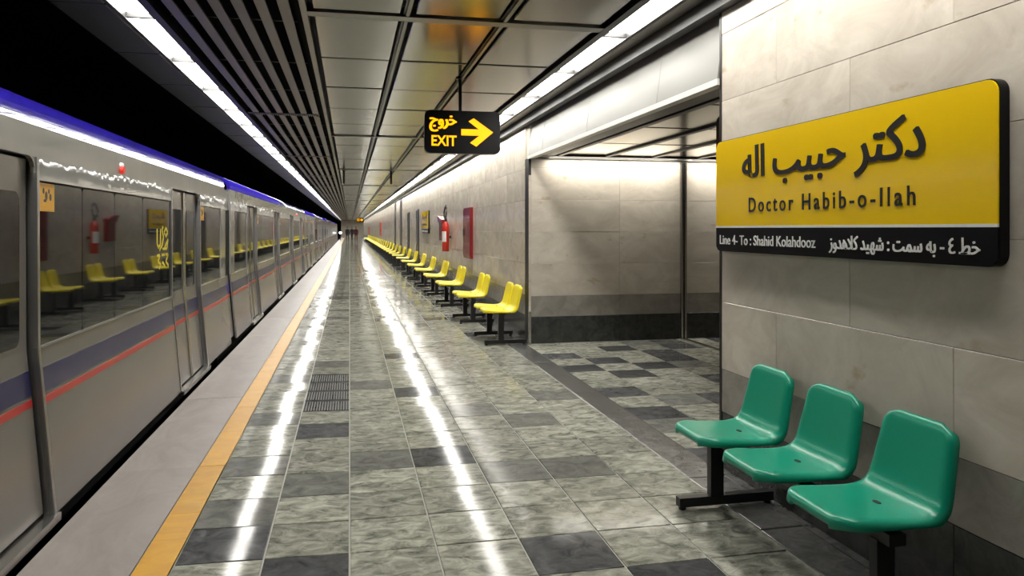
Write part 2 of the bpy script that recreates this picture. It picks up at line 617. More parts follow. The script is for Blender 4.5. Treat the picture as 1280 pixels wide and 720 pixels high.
# cross passage tiles
px = 2.24
pc = 0
pdark = {(0, 0), (0, 3), (0, 5), (0, 8), (0, 10), (1, 7), (1, 9), (2, 4), (2, 8), (2, 11), (3, 6), (3, 9), (3, 10), (4, 5), (4, 7), (4, 11), (1, 1), (3, 2), (5, 8)}
while px + 0.42 < X_PEND:
    for rr_ in range(13):
        yy = 4.37 + rr_ * 0.398
        dk = (pc, rr_) in pdark or (pc > 5 and random.random() < 0.2)
        mt = 'floor_slate' if dk else ('floor_mid' if random.random() < 0.15 else 'floor_stone')
        key = ('p', mt)
        if key not in meshes:
            meshes[key] = tile_mesh('passage_tile', 0.42, 0.398, mt)
        link('passage_tile', meshes[key], floor, (px + 0.21, yy + 0.199, random.uniform(-.0004, .0004)), (random.gauss(0, TILT), random.gauss(0, TILT), 0))
    px += 0.42
    pc += 1

# platform edge: yellow line and pale coping slabs
edge = MB().box(XE + 0.02, -0.92, Y_BACK, Y_END, -0.35, 0.002).build('trim_1', 'grout')
tag(edge, 'pale stone coping along the platform edge', None, kind='structure')
ZE = 0.76 * SLOPE
cm_ = {}
y = Y_BACK
k = 0
sl = MB().add([(XE, 0, -0.045), (-0.922, 0, -0.045), (-0.922, 0, 0), (XE + 0.006, 0, 0), (XE, 0, -0.006),
               (XE, 1.996, -0.045), (-0.922, 1.996, -0.045), (-0.922, 1.996, 0), (XE + 0.006, 1.996, 0), (XE, 1.996, -0.006)],
              [(0, 1, 2, 3, 4), (9, 8, 7, 6, 5), (0, 4, 9, 5), (1, 0, 5, 6), (2, 1, 6, 7), (3, 2, 7, 8), (4, 3, 8, 9)]).mesh('coping_slab', 'edge_stone')
yl = MB().box(-0.916, -0.764, 0, 0.797, -0.03, 0).mesh('yellow_tile', 'yellow_line')
while y < Y_END - 2:
    link('coping_slab', sl, edge, (0, y, ZE + random.uniform(-.0008, .0008)))
    y += 2.0
yline = MB().box(-0.92, -0.76, Y_BACK, Y_END, -0.3, ZE - 0.006).build('trim_2', 'grout')
tag(yline, 'yellow safety line of tiles', None, kind='structure')
y = Y_BACK
while y < Y_END - 1:
    link('yellow_tile', yl, yline, (0, y, ZE + random.uniform(-.0006, .0006)), (0, 0, random.gauss(0, R(0.08))))
    y += 0.8
tag(MB().box(XE + 0.05, XE + 0.3, Y_BACK, Y_END, -1.2, -0.04).build('wall_trackside', 'concrete_black'), 'black wall below the platform edge', kind='structure')

# tunnel
tag(MB().box(-6.2, XE, Y_BACK - 3, 150, -1.35, -1.2).build('floor_trackbed', 'concrete_black'), 'black track bed', kind='structure')
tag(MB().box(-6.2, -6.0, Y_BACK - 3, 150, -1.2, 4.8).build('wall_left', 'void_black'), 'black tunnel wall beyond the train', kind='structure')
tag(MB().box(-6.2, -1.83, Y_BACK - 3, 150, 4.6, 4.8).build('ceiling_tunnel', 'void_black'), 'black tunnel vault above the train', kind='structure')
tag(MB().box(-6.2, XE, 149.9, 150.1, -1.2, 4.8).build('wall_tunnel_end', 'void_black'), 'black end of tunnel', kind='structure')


# ------------------------------------------------------------------ stone clad walls
COURSES = [(0.0, 0.352, 'skirt_stone', 'skirting_panel'), (0.352, 0.62, 'band_stone', 'band_panel')] + \
          [(0.62 + 0.42 * i, min(1.04 + 0.42 * i, 2.96), 'wall_stone', 'stone_panel') for i in range(6)]


def clad(parent, a0, a1, put, zmax, first=0.62, length=1.24, limit=10 ** 9, face=None, stagger=True):
    """panels along a..; put(name, mesh, a, z) places one; a grows away from the start"""
    cache = {}
    n = 0
    rest = {}
    for ci, (z0, z1, mt, nm) in enumerate(COURSES):
        z1 = min(z1, zmax)
        if z1 - z0 < 0.03:
            continue
        off = first if (ci % 2 == 0 and stagger) else length
        a = a0
        e = a0 + off
        while a < a1 - 0.01:
            e = min(e, a1)
            w, h = e - a, z1 - z0
            key = (round(w, 3), round(h, 3), mt)
            if a - a0 < limit:
                if key not in cache:
                    cache[key] = face(w, h, nm, mt)
                put(nm, cache[key], a, z0)
            else:
                rest.setdefault(mt, []).append((a, w, z0, h))
            a = e
            e = a + length
    return rest


def wall_face_x(w, h, nm, mt):
    """panel lying on a wall of constant x, visible side towards -x, running along +y"""
    b = MB()
    g, t, c = 0.001, 0.02, 0.0018
    b.add([(0, g, g), (0, w - g, g), (0, w - g, h - g), (0, g, h - g),
           (-t + c, g, g), (-t + c, w - g, g), (-t + c, w - g, h - g), (-t + c, g, h - g),
           (-t, g + c, g + c), (-t, w - g - c, g + c), (-t, w - g - c, h - g - c), (-t, g + c, h - g - c)],
          [(0, 4, 5, 1), (1, 5, 6, 2), (2, 6, 7, 3), (3, 7, 4, 0), (4, 8, 9, 5), (5, 9, 10, 6), (6, 10, 11, 7), (7, 11, 8, 4), (8, 11, 10, 9)])
    return b.mesh(nm, mt)


def wall_face_y(w, h, nm, mt):
    """panel on a wall of constant y, visible side towards -y, running along +x"""
    b = MB()
    g, t, c = 0.001, 0.02, 0.0018
    b.add([(g, 0, g), (w - g, 0, g), (w - g, 0, h - g), (g, 0, h - g),
           (g, -t + c, g), (w - g, -t + c, g), (w - g, -t + c, h - g), (g, -t + c, h - g),
           (g + c, -t, g + c), (w - g - c, -t, g + c), (w - g - c, -t, h - g - c), (g + c, -t, h - g - c)],
          [(0, 1, 5, 4), (1, 2, 6, 5), (2, 3, 7, 6), (3, 0, 4, 7), (4, 5, 9, 8), (5, 6, 10, 9), (6, 7, 11, 10), (7, 4, 8, 11), (8, 9, 10, 11)])
    return b.mesh(nm, mt)


GX = XW + 0.016   # grout face behind the panels
jit = lambda: random.uniform(-.0008, .0008)
# wall with the name sign (runs from its end at Y_PIL towards and past the camera)
wall_s = MB().box(GX, XW + 0.45, Y_BACK, Y_PIL - 0.02, -0.02, 3.1).build('wall_right', 'wall_grout')
tag(wall_s, 'beige stone wall carrying the station name sign', kind='structure')


def put_s(nm, me, a, z):
    o = link(nm, me, wall_s, (XW + 0.02 + jit(), Y_PIL - a - (me['w'] if 'w' in me else 0), z))


def face_s(w, h, nm, mt):
    me = wall_face_x(w, h, nm, mt)
    me['w'] = w
    return me


clad(wall_s, 0.0, Y_PIL - Y_BACK, put_s, 2.96, face=face_s)
# its return into the passage
wall_r = MB().box(XW + 0.45, X_PEND, Y_PIL - 0.3, Y_PIL - 0.016, -0.02, 3.0).build('wall_passage_near', 'wall_stone')
tag(wall_r, 'near side wall of the cross passage', kind='structure')
tag(MB().box(XW + 0.004, XW + 0.45, Y_PIL - 0.018, Y_PIL - 0.001, 0, 3.0).build('pillar_return', 'wall_stone', wall_s), None)
MB().box(XW - 0.004, XW + 0.03, Y_PIL - 0.003, Y_PIL + 0.022, 0, Z_PASS + 0.5).build('corner_profile', 'dark_rail', wall_s)

# platform wall beyond the passage
wall_f = MB().box(GX, XW + 0.4, Y_COR + 0.02, Y_END, -0.02, 3.1).build('wall_platform', 'wall_grout')
tag(wall_f, 'long polished beige stone wall behind the yellow benches', kind='structure')


def put_f(nm, me, a, z):
    link(nm, me, wall_f, (XW + 0.02 + jit(), a, z), (0, 0, random.gauss(0, R(0.05))))


rest = clad(wall_f, Y_COR + 0.205, Y_END, put_f, 2.96, face=wall_face_x, limit=56)
for mt, L_ in rest.items():
    b = MB()
    for a, w, z0, h in L_:
        b.box(XW + jit(), XW + 0.02, a + .002, a + w - .002, z0 + .002, z0 + h - .002)
    tag(b.build('distant_cladding', mt, wall_f), kind='stuff')
# passage far side wall
wall_p = MB().box(XW + 0.4, X_PEND, Y_COR + 0.004, Y_COR + 0.3, -0.02, 3.0).build('wall_passage', 'wall_grout')
tag(wall_p, 'far side wall of the cross passage with dark skirting', kind='structure')
MB().box(GX, XW + 0.4, Y_COR + 0.004, Y_COR + 0.021, -0.02, Z_PASS).build('wall_backing', 'wall_grout', wall_p)


def put_p(nm, me, a, z):
    link(nm, me, wall_p, (a, Y_COR + 0.006 + jit(), z))


clad(wall_p, XW + 0.024, 4.40, put_p, Z_PASS - 0.03, face=wall_face_y, stagger=False, length=1.22)
clad(wall_p, 4.50, X_PEND, put_p, Z_PASS - 0.03, face=wall_face_y, stagger=False, length=1.22)
# corner profiles at the passage corner: bronze strip on the platform side, steel edge
MB().box(XW - 0.008, XW + 0.02, Y_COR + 0.005, Y_COR + 0.20, 0, Z_PASS - 0.03).build('corner_strip', 'dark_rail', wall_p)
MB().box(XW - 0.008, XW + 0.024, Y_COR - 0.02, Y_COR + 0.005, 0, 0.42).build('corner_plinth', 'steel', wall_p)
MB().box(XW - 0.006, XW + 0.022, Y_COR - 0.016, Y_COR + 0.005, 0.42, 2.2).build('corner_edge', 'wall_stone', wall_p)
b = MB().box(XW - 0.008, XW + 0.024, Y_COR - 0.018, Y_COR + 0.005, 2.2, Z_PASS - 0.02)
b.build('corner_cap', 'rubber', wall_p)
tag(MB().box(X_PEND, X_PEND + 0.2, Y_PIL - 0.3, Y_COR + 0.3, -0.02, 3.0).build('wall_passage_end', 'wall_stone'), 'end wall of the cross passage', kind='structure')
# shutter guide post and floor track
g = empty('shutter_guide', (4.45, Y_COR, 0), 'upright metal shutter guide with floor track across the passage', 'shutter guide')
MB().box(-0.045, -0.015, -0.05, -0.012, 0, Z_PASS - 0.05).build('guide_rail', 'steel', g)
MB().box(0.005, 0.035, -0.05, -0.012, 0, Z_PASS - 0.05).build('guide_rail', 'steel', g)
MB().box(-0.015, 0.005, -0.03, -0.012, 0, Z_PASS - 0.05).build('guide_slot', 'black', g)
MB().box(-0.03, 0.03, Y_PIL - Y_COR + 0.05, -0.06, 0.001, 0.012).build('floor_track', 'steel', g)

# end walls
tag(MB().box(XE, XW + 0.4, Y_END, Y_END + 0.2, -0.3, 3.1).build('wall_end', 'wall_stone'), 'far end wall of the platform', kind='structure')
tag(MB().box(-6.2, XW + 0.5, Y_BACK - 3.2, Y_BACK - 3.0, -1.3, 4.8).build('wall_back', 'void_black'), 'dark wall behind the viewer', kind='structure')
tag(MB().box(XE, XW + 0.5, Y_BACK - 3.0, Y_BACK, -0.3, -0.002).build('floor_rear', 'floor_mid'), 'platform floor behind the viewer', kind='structure')

# fascia above the passage opening
fas = MB().box(XW + 0.08, XW + 0.25, Y_PIL, Y_COR + 0.02, Z_PASS - 0.02, 3.05).build('trim_3', 'dark_rail')
tag(fas, 'brushed metal fascia over the passage opening', kind='structure')
cuts = [Y_PIL + 0.03, 5.36, 7.1, 8.86, Y_COR + 0.01]
for a, c in zip(cuts[:-1], cuts[1:]):
    MB().ext_y([(XW - 0.012, Z_PASS), (XW + 0.012, Z_PASS), (XW + 0.075, Z_CEIL + 0.01), (XW + 0.055, Z_CEIL + 0.01)], a + 0.006, c - 0.006).build('fascia_panel', 'fascia_metal', fas)
MB().box(XW - 0.02, XW + 0.05, Y_PIL + 0.02, Y_COR, Z_PASS - 0.04, Z_PASS).build('fascia_lip', 'painted_trim', fas)
for c in cuts[1:-1]:
    MB().ext_y([(XW - 0.014, Z_PASS), (XW + 0.012, Z_PASS), (XW + 0.075, Z_CEIL + 0.01), (XW + 0.053, Z_CEIL + 0.01)], c - 0.008, c + 0.008).build('fascia_joint', 'fascia_metal', fas)

# ------------------------------------------------------------------ ceiling
ceil = MB().box(-0.34, XW + 0.4, Y_BACK - 3, Y_END, 3.06, 3.2).build('ceiling', 'black')
tag(ceil, 'metal panel ceiling over the platform', kind='structure')
cx_ = [-0.285, 0.385, 1.06, 1.80]
BIG0 = 5.2
rows = []
y = BIG0 - MOD * 9
while y < Y_END - MOD:
    rows.append(y)
    y += MOD
pm = {}


def panel_box(nm, w, l, mt, t=0.02, g=0.027):
    k = (nm, round(w, 3), round(l, 3), mt)
    if k not in pm:
        c = 0.006
        b = MB()
        b.add([(g, g, t), (w - g, g, t), (w - g, l - g, t), (g, l - g, t),
               (g, g, c), (w - g, g, c), (w - g, l - g, c), (g, l - g, c),
               (g + c, g + c, 0), (w - g - c, g + c, 0), (w - g - c, l - g - c, 0), (g + c, l - g - c, 0)],
              [(0, 1, 2, 3), (0, 4, 5, 1), (1, 5, 6, 2), (2, 6, 7, 3), (3, 7, 4, 0), (4, 8, 9, 5), (5, 9, 10, 6), (6, 10, 11, 7), (7, 11, 8, 4), (8, 11, 10, 9)])
        pm[k] = b.mesh(nm, mt)
    return pm[k]


for i, y in enumerate(rows):
    for c in range(3):
        w = cx_[c + 1] - cx_[c]
        big = (round((y - BIG0) / MOD) % 5 == 0)
        y0 = y + (0.07 if big else 0.0)
        last = (round((y + MOD - BIG0) / MOD) % 5 == 0)
        l = y + MOD - (0.07 if last else 0.0) - y0
        link('ceiling_panel', panel_box('ceiling_panel', w - 0.045, l, 'ceiling_metal'), ceil,
             (cx_[c] + 0.0225, y0, Z_CEIL + jit()), (random.gauss(0, R(0.12)), random.gauss(0, R(0.12)), 0))
    if round((y - BIG0) / MOD) % 5 == 0:
        bb = MB().box(-0.30, 1.83, y - 0.055, y + 0.055, Z_CEIL - 0.012, Z_CEIL + 0.05)
        bb.build('ceiling_beam', 'ceiling_rail', ceil)
for x in cx_[1:3]:
    MB().box(x - 0.013, x + 0.013, rows[0], Y_END, Z_CEIL - 0.008, Z_CEIL + 0.03).build('ceiling_rail', 'ceiling_rail', ceil)
    MB().box(x - 0.030, x - 0.013, rows[0], Y_END, Z_CEIL + 0.005, Z_CEIL + 0.03).build('ceiling_rail', 'dark_rail', ceil)
MB().box(-0.315, -0.275, rows[0], Y_END, Z_CEIL - 0.02, Z_CEIL + 0.06).build('ceiling_rail', 'ceiling_rail', ceil)
MB().box(1.79, 1.845, rows[0], Y_END, Z_CEIL - 0.015, Z_CEIL + 0.05).build('ceiling_rail', 'dark_rail', ceil)
# narrow panels between the right lights and the wall
for y in rows:
    link('edge_panel', panel_box('edge_panel', 0.13, MOD, 'ceiling_rail', g=0.008), ceil, (2.09, y + 0.24, Z_CEIL + jit()))
MB().box(2.215, XW + 0.005, rows[0], Y_END, Z_CEIL - 0.09, Z_CEIL + 0.06).build('ceiling_rail', 'fixture_black', ceil)

# slatted dark strip above the platform edge, with the panels nearest the train
slc = MB().box(-1.84, -0.34, Y_BACK - 3, Y_END, 3.35, 3.45).build('ceiling_slatted', 'void_black')
tag(slc, 'dark slatted ceiling strip above the platform edge', kind='structure')
MB().box(-0.345, -0.325, Y_BACK - 3, Y_END, 2.93, 3.4).build('void_side', 'void_black', slc)
MB().box(-1.86, -1.83, Y_BACK - 3, Y_END, 2.95, 4.7).build('void_side', 'void_black', slc)
slx = [-1.097 + i * 0.1385 for i in range(6)]
segs = [9.57 + 5.44 * k for k in range(-3, 24)]
for y0, y1 in zip(segs[:-1], segs[1:]):
    y1 = min(y1, Y_END)
    if y1 <= y0:
        continue
    key = ('slat', round(y1 - y0, 2))
    if key not in pm:
        b = MB()
        pts = [(-0.034, 0.0), (0.034, 0.0), (0.034, 0.015), (0.028, 0.015), (0.028, 0.006), (-0.028, 0.006), (-0.028, 0.015), (-0.034, 0.015)]
        b.ext_y(pts, 0.10, y1 - y0 - 0.10)
        pm[key] = b.mesh('ceiling_slat', 'slat_metal')
        pm[key + ('bar',)] = MB().box(-1.20, -0.36, -0.05, 0.05, -0.006, 0.05).mesh('slat_carrier', 'dark_rail')
        bb = MB()
        for q in range(30):
            xx = -1.14 + q * 0.025
            bb.box(xx, xx + 0.011, -0.045, 0.045, -0.022, -0.004)
        pm[key + ('grille',)] = bb.mesh('carrier_grille', 'fascia_metal')
    for x in slx:
        link('ceiling_slat', pm[key], slc, (x, y0, 2.90))
    cb = link('slat_carrier', pm[key + ('bar',)], slc, (0, y0, 2.91))
    link('carrier_grille', pm[key + ('grille',)], cb)
    for mm in (1.36, 2.72, 4.08):
        MB().tube([(-1.19, y0 + mm, 2.956), (-0.36, y0 + mm, 2.956)], 0.004, 6).build('slat_wire', 'slat_metal', slc)
MB().box(-1.262, -1.205, rows[0], Y_END, 2.885, 2.99).build('slat_border', 'dark_rail', slc)
for y in rows:
    link('trackside_panel', panel_box('trackside_panel', 0.34, MOD, 'dark_rail', g=0.008), slc, (-1.82, y - 0.08, 2.90 + jit()))

# ------------------------------------------------------------------ ceiling strip lights
for side, (xa, xb, zb, lab, grp) in enumerate(((-1.454, -1.268, 2.90, 'white strip light in the ceiling row above the train edge', 'strip lights above the train edge'),
                                            (1.872, 2.062, 2.95, 'white strip light in the ceiling row beside the stone wall', 'strip lights beside the stone wall'))):
    w = xb - xa
    hm = MB()
    hm.box(-0.022, 0, 0, MOD, 0, 0.10).box(w, w + 0.022, 0, MOD, 0, 0.10).box(-0.022, w + 0.022, 0, MOD, 0.075, 0.10)
    hm.box(0, w, 0, 0.018, 0.012, 0.075).box(0, w, MOD - 0.018, MOD, 0.012, 0.075)
    hme = hm.mesh('housing', 'fixture_black')
    dme = MB().box(0.004, w - 0.004, 0.020, MOD - 0.020, 0.045, 0.055).mesh('diffuser', 'tube_light')
    off = MB().box(0.004, w - 0.004, 0.020, MOD - 0.020, 0.045, 0.055).mesh('diffuser', 'unlit_diffuser')
    y = 5.45 - MOD * 8
    while y + MOD < Y_END - 2:
        kk = round((y - 1.37) / MOD)
        ll = lab if not 0 <= kk < 34 else lab.replace('white strip light', '%s lit strip light' % ORD[kk]) + ', counted from the viewer'
        if kk >= 34:
            ll = 'distant ' + lab
        t = empty('ceiling_light', (xa, y, zb), ll, 'light', grp)
        link('housing', hme, t)
        link('diffuser', dme if y > 1.3 else off, t)
        if y <= 1.3:
            t['label'] = lab.replace('white strip light', 'unlit strip light overhead')
            t['group'] = 'unlit ' + grp
        y += MOD

# ------------------------------------------------------------------ passage ceiling
pce = MB().box(XW + 0.2, X_PEND, Y_PIL - 0.1, Y_COR + 0.1, Z_PASS + 0.05, Z_PASS + 0.2).build('ceiling_passage', 'black')
tag(pce, 'lower panel ceiling of the cross passage', kind='structure')
xs = [XW + 0.06, 2.62, 3.26, 3.90, 4.54, 5.18, 5.82, 6.46, 7.1, 7.74, 8.38, X_PEND]
ys = [Y_PIL + 0.02, 5.30, 6.62, 7.94, 9.24]
for xa, xb in zip(xs[:-1], xs[1:]):
    for ya, yb in zip(ys[:-1], ys[1:]):
        link('ceiling_panel', panel_box('ceiling_panel', xb - xa - 0.05, yb - ya, 'ceiling_metal'), pce, (xa + 0.025, ya, Z_PASS + jit()), (random.gauss(0, R(0.1)), random.gauss(0, R(0.1)), 0))
for xa in xs[1:-1]:
    MB().box(xa - 0.03, xa + 0.03, Y_PIL, 9.26, Z_PASS - 0.02, Z_PASS + 0.04).build('ceiling_rail', 'dark_rail', pce)
MB().box(XW + 0.05, X_PEND, 9.25, 9.31, Z_PASS - 0.025, Z_PASS + 0.04).build('ceiling_rail', 'dark_rail', pce)
for i, (xa, xb) in enumerate(((2.40, 4.36), (4.56, 6.6))):
    t = empty('cove_light', (xa, 9.33, Z_PASS - 0.02), ('long cove light at the ceiling edge of the passage wall', 'cove light beyond the shutter guide in the passage')[i], 'light')
    w = xb - xa
    MB().box(0, w, 0, 0.012, 0, 0.06).box(0, w, 0.138, 0.15, 0, 0.06).box(0, w, 0, 0.15, 0.05, 0.06).build('housing', 'fixture_black', t)
    MB().box(0.01, w - 0.01, 0.014, 0.136, 0.018, 0.026).build('diffuser', 'cove_light', t)
MB().box(XW + 0.05, X_PEND, 9.49, Y_COR, Z_PASS - 0.03, Z_PASS + 0.04).build('ceiling_rail', 'ceiling_rail', pce)


# ------------------------------------------------------------------ train
def side_x(z):
    P_ = [(0.05, -1.452), (0.3, -1.475), (0.6, -1.502), (0.9, -1.53), (1.75, -1.53), (2.02, -1.5425)]
    for (za, xa), (zb, xb) in zip(P_[:-1], P_[1:]):
        if z <= zb:
            return xa + (xb - xa) * max(0, z - za) / (zb - za)
    return P_[-1][1]


def skin(zs, dx=0.0, t=0.02):
    """closed outline (x, z) following the side of the car"""
    return [(side_x(z) + dx, z) for z in zs] + [(side_x(z) + dx - t, z) for z in reversed(zs)]


CAR_L = 17.1
DOORS = [2.25 + 4.2 * k for k in range(4)]
DW = 0.63
tr = empty('train_car', (0, -7.1, 0))
spans = [(0.0, DOORS[0] - DW)] + [(DOORS[k] + DW, DOORS[k + 1] - DW) for k in range(3)] + [(DOORS[3] + DW, CAR_L)]
LOW = [0.06, 0.2, 0.3, 0.45, 0.6, 0.75, 0.9]
bd = MB()
bd.box(-4.35, -1.60, 0.02, CAR_L - 0.02, 0.12, 2.0)
bd.build('inner_body', 'rubber', tr)
bd = MB().box(-4.0, -1.75, 0.3, CAR_L - 0.3, -0.9, 0.1)
bd.build('underframe', 'black', tr)
for i, (a, c) in enumerate(spans):
    MB().ext_y(skin(LOW), a, c).build('side_panel', 'train_lower', tr, smooth=False)
    MB().ext_y(skin([1.745, 1.86], t=0.03), a, c).build('upper_panel', 'train_metal', tr)
    for nm, za, zb, mt in (('blue_stripe', 0.672, 0.796, 'train_blue'), ('red_stripe', 0.618, 0.655, 'train_red')):
        MB().ext_y(skin([za, zb], 0.0025, 0.003), a + 0.012, c - 0.012).build(nm, mt, tr)
    # glazing
    if c - a > 2:
        cut = [a + 0.03, a + 0.68, a + 1.30, a + 2.0, c - 0.03]
    elif i == 0:
        cut = [a + 0.35, c - 0.03]
        MB().ext_y(skin([0.9, 1.745]), a, a + 0.33).build('end_pillar', 'train_metal', tr)
    else:
        cut = [a + 0.03, c - 0.35]
        MB().ext_y(skin([0.9, 1.745]), c - 0.33, c).build('end_pillar', 'train_metal', tr)
    for u0, u1 in zip(cut[:-1], cut[1:]):
        MB().prism(rrect(u0 + 0.004, u1 - 0.004, 0.905, 1.735, 0.03, 4), lambda y_, z_: (-1.555, y_, z_), lambda y_, z_: (-1.538, y_, z_)).build('window_pane', 'train_glass', tr)
    MB().ext_y([(-1.575, 0.89), (-1.556, 0.89), (-1.556, 1.75), (-1.575, 1.75)], a + 0.004, c - 0.004).build('window_gasket', 'rubber', tr)
    MB().box(-1.538, -1.526, a + 0.012, c - 0.012, 0.896, 0.906).build('window_trim', 'train_frame', tr)
    # jambs beside the doors
    for yy, sg in ((a, 1), (c, -1)):
        if 0.1 < yy < CAR_L - 0.1:
            MB().ext_y(skin([0.06, 0.3, 0.6, 0.9, 1.86], 0.006, 0.05), yy - (0.03 if sg < 0 else 0), yy + (0.03 if sg > 0 else 0)).build('door_jamb', 'train_frame', tr)
hd = MB().ext_y(skin([1.86, 1.94, 2.02], t=0.04), 0, CAR_L)
for d in DOORS:      # rounded upper corners of the doorways
    for sg in (-1, 1):
        yy = d + sg * DW
        pts = [(yy, 1.861), (yy, 1.78)] + [(yy - sg * (0.08 - 0.08 * math.cos(R(q))), 1.78 + 0.08 * math.sin(R(q))) for q in (20, 40, 60, 80)] + [(yy - sg * 0.08, 1.861)]
        if sg > 0:
            pts = pts[::-1]
        hd.ext_x(pts, -1.56, -1.5375)
hd.build('header', 'train_metal', tr)
roof_pts = [(-1.70 + 0.1575 * math.cos(R(q)), 2.02 + 0.17 * math.sin(R(q))) for q in range(0, 91, 6)]
roof_pts = [(-1.5425, 2.02), (-1.5425, 2.023), (-1.5425, 2.04)] + [(-1.70 + 0.1575 * math.cos(R(q)), 2.05 + 0.14 * math.sin(R(q))) for q in range(0, 91, 6)]
roof_in = [(x - 0.03, z - 0.03) for x, z in roof_pts]
MB().ext_y(roof_pts + roof_in[::-1], 0, CAR_L).build('violet_band', 'train_violet', tr, smooth=True)
MB().ext_y([(-1.70, 2.19), (-2.2, 2.27), (-3.0, 2.30), (-3.8, 2.27), (-4.35, 2.1), (-4.4, 1.9), (-4.4, 0.05), (-4.3, 0.05), (-4.3, 1.9), (-1.75, 2.0)], 0, CAR_L).build('roof', 'train_roof', tr)
# doors
for d in DOORS:
    dr = link('door', None, tr)
    bpy.data.objects.remove(dr)
    MB().box(-1.62, -1.60, d - DW, d + DW, 0.08, 1.9).build('door_recess', 'rubber', tr)
    for sg in (-1, 1):
        a, c = (d - DW + 0.03, d - 0.006) if sg < 0 else (d + 0.006, d + DW - 0.03)
        leaf = MB().ext_y(skin([0.085, 0.3, 0.6, 0.9, 1.845], -0.035, 0.025), a, c).build('door', 'train_lower', tr)
        MB().prism(rrect(a + 0.10, c - 0.09, 0.93, 1.68, 0.05, 4), lambda y_, z_: (-1.572, y_, z_), lambda y_, z_: (-1.5615, y_, z_)).build('door_window', 'train_glass', leaf)
        e0, e1 = (c - 0.035, c) if sg < 0 else (a, a + 0.035)
        MB().ext_y(skin([0.085, 0.3, 0.6, 0.9, 1.845], -0.025, 0.012), e0, e1).build('edge_strip', 'steel', leaf)
        for nm, za, zb, mt in (('blue_stripe', 0.672, 0.796, 'train_blue'), ('red_stripe', 0.618, 0.655, 'train_red')):
            MB().ext_y(skin([za, zb], -0.0325, 0.003), a + 0.002, c - 0.037 if sg < 0 else c - 0.002).build(nm, mt, leaf)
    MB().box(-1.53, -1.425, d - DW - 0.03, d + DW + 0.02, 0.03, 0.07).build('door_sill', 'steel', tr)
    # warning sticker on the pane after the door
    if d < CAR_L:
        s0 = d + DW + 0.045
        st = MB().box(-1.5375, -1.5355, s0, s0 + 0.20, 1.59, 1.735).build('sticker', 'sticker_orange', tr)
        mk = MB()
        for (ca, cb, ra, rb) in ((0.055, 0.10, 0.012, 0.016), (0.09, 0.075, 0.017, 0.024), (0.125, 0.10, 0.011, 0.014), (0.145, 0.07, 0.015, 0.02), (0.075, 0.05, 0.02, 0.008)):
            pts = [(s0 + ca + ra * math.cos(R(q)), 1.595 + cb + rb * math.sin(R(q))) for q in range(0, 360, 45)]
            mk.prism(pts, lambda y_, z_: (-1.5356, y_, z_), lambda y_, z_: (-1.5346, y_, z_))
        mk.build('sticker_print', 'print_black', st)
# indicator lamps high on the side
for d in DOORS[2:3]:
    lp = MB()
    yy = d + 2.07
    lp.tube([(-1.55, yy, 1.905), (-1.515, yy, 1.905)], [0.03, 0.024], 12)
    lm = lp.build('indicator_lamp', 'red_glow', tr)
    MB().tube([(-1.545, yy, 1.935), (-1.52, yy, 1.935)], [0.022, 0.016], 12).build('lamp_lens', 'print_white', lm)
# fairing that closes the gap to the next car
fg = MB().ext_y(skin([0.10, 0.3, 0.6, 0.9], -0.03, 0.03), CAR_L + 0.03, CAR_L + 0.42)
fp = fg.build('gangway_skirt', 'train_lower', tr)
for nm, za, zb, mt in (('blue_stripe', 0.672, 0.796, 'train_violet'), ('red_stripe', 0.618, 0.655, 'train_red')):
    MB().ext_y(skin([za, zb], -0.027, 0.003), CAR_L + 0.03, CAR_L + 0.42).build(nm, mt, fp)
bl = MB()
for k in range(6):
    y0 = CAR_L + 0.02 + k * 0.07
    bl.box(-4.2, -1.555 - 0.02 * (k % 2), y0, y0 + 0.07, 0.9, 1.74)
bl.build('gangway_bellows', 'rubber', tr)
MB().ext_y(skin([1.74, 1.9, 2.0], -0.03, 0.03), CAR_L + 0.03, CAR_L + 0.42).build('gangway_cover', 'train_metal', tr)
MB().box(-4.2, -1.62, CAR_L, CAR_L + 0.45, 2.0, 2.1).build('gangway_roof', 'rubber', tr)

bpy.context.view_layer.update()
km = kid_map()
tag(tr, 'nearest grey train car with violet roof band, standing at the platform edge', 'train car', 'cars of the standing train')
for k in range(1, 6):
    c = copy_fast(tr, km, None, (0, -7.1 + 17.55 * k, 0))
    tag(c, 'grey train car with violet roof band, %s car counted from the nearest' % ORD[k], 'train car', 'cars of the standing train')
# yellow lettering stuck on one pane of the nearest car
strokes = [[(0.00, 0.34), (0.00, 0.22), (0.03, 0.18), (0.07, 0.21), (0.075, 0.34)], [(0.05, 0.16), (0.11, 0.20), (0.14, 0.27), (0.11, 0.33), (0.13, 0.36)],
           [(0.20, 0.35), (0.16, 0.31), (0.20, 0.27), (0.24, 0.31), (0.20, 0.35)], [(0.17, 0.18), (0.25, 0.25), (0.22, 0.17), (0.12, 0.17)],
           [(0.00, 0.12), (0.06, 0.12), (0.02, 0.07), (0.08, 0.04), (0.04, 0.01)], [(0.10, 0.12), (0.17, 0.12)], [(0.12, 0.06), (0.18, 0.02)], [(0.19, 0.12), (0.25, 0.12), (0.20, 0.06), (0.26, 0.02)]]
dec = MB()
for s in strokes:
    for (a0, b0), (a1, b1) in zip(s[:-1], s[1:]):
        L_ = math.hypot(a1 - a0, b1 - b0) or 1
        nx, ny = -(b1 - b0) / L_ * 0.011, (a1 - a0) / L_ * 0.011
        pts = [(a0 + nx, b0 + ny), (a0 - nx, b0 - ny), (a1 - nx, b1 - ny), (a1 + nx, b1 + ny)]
        dec.prism(pts, lambda a, b: (-1.5375, 6.62 - (-7.1) + a * 1.5, 1.16 + b), lambda a, b: (-1.5365, 6.62 - (-7.1) + a * 1.5, 1.16 + b))
dec.build('window_lettering', 'decal_yellow', tr)

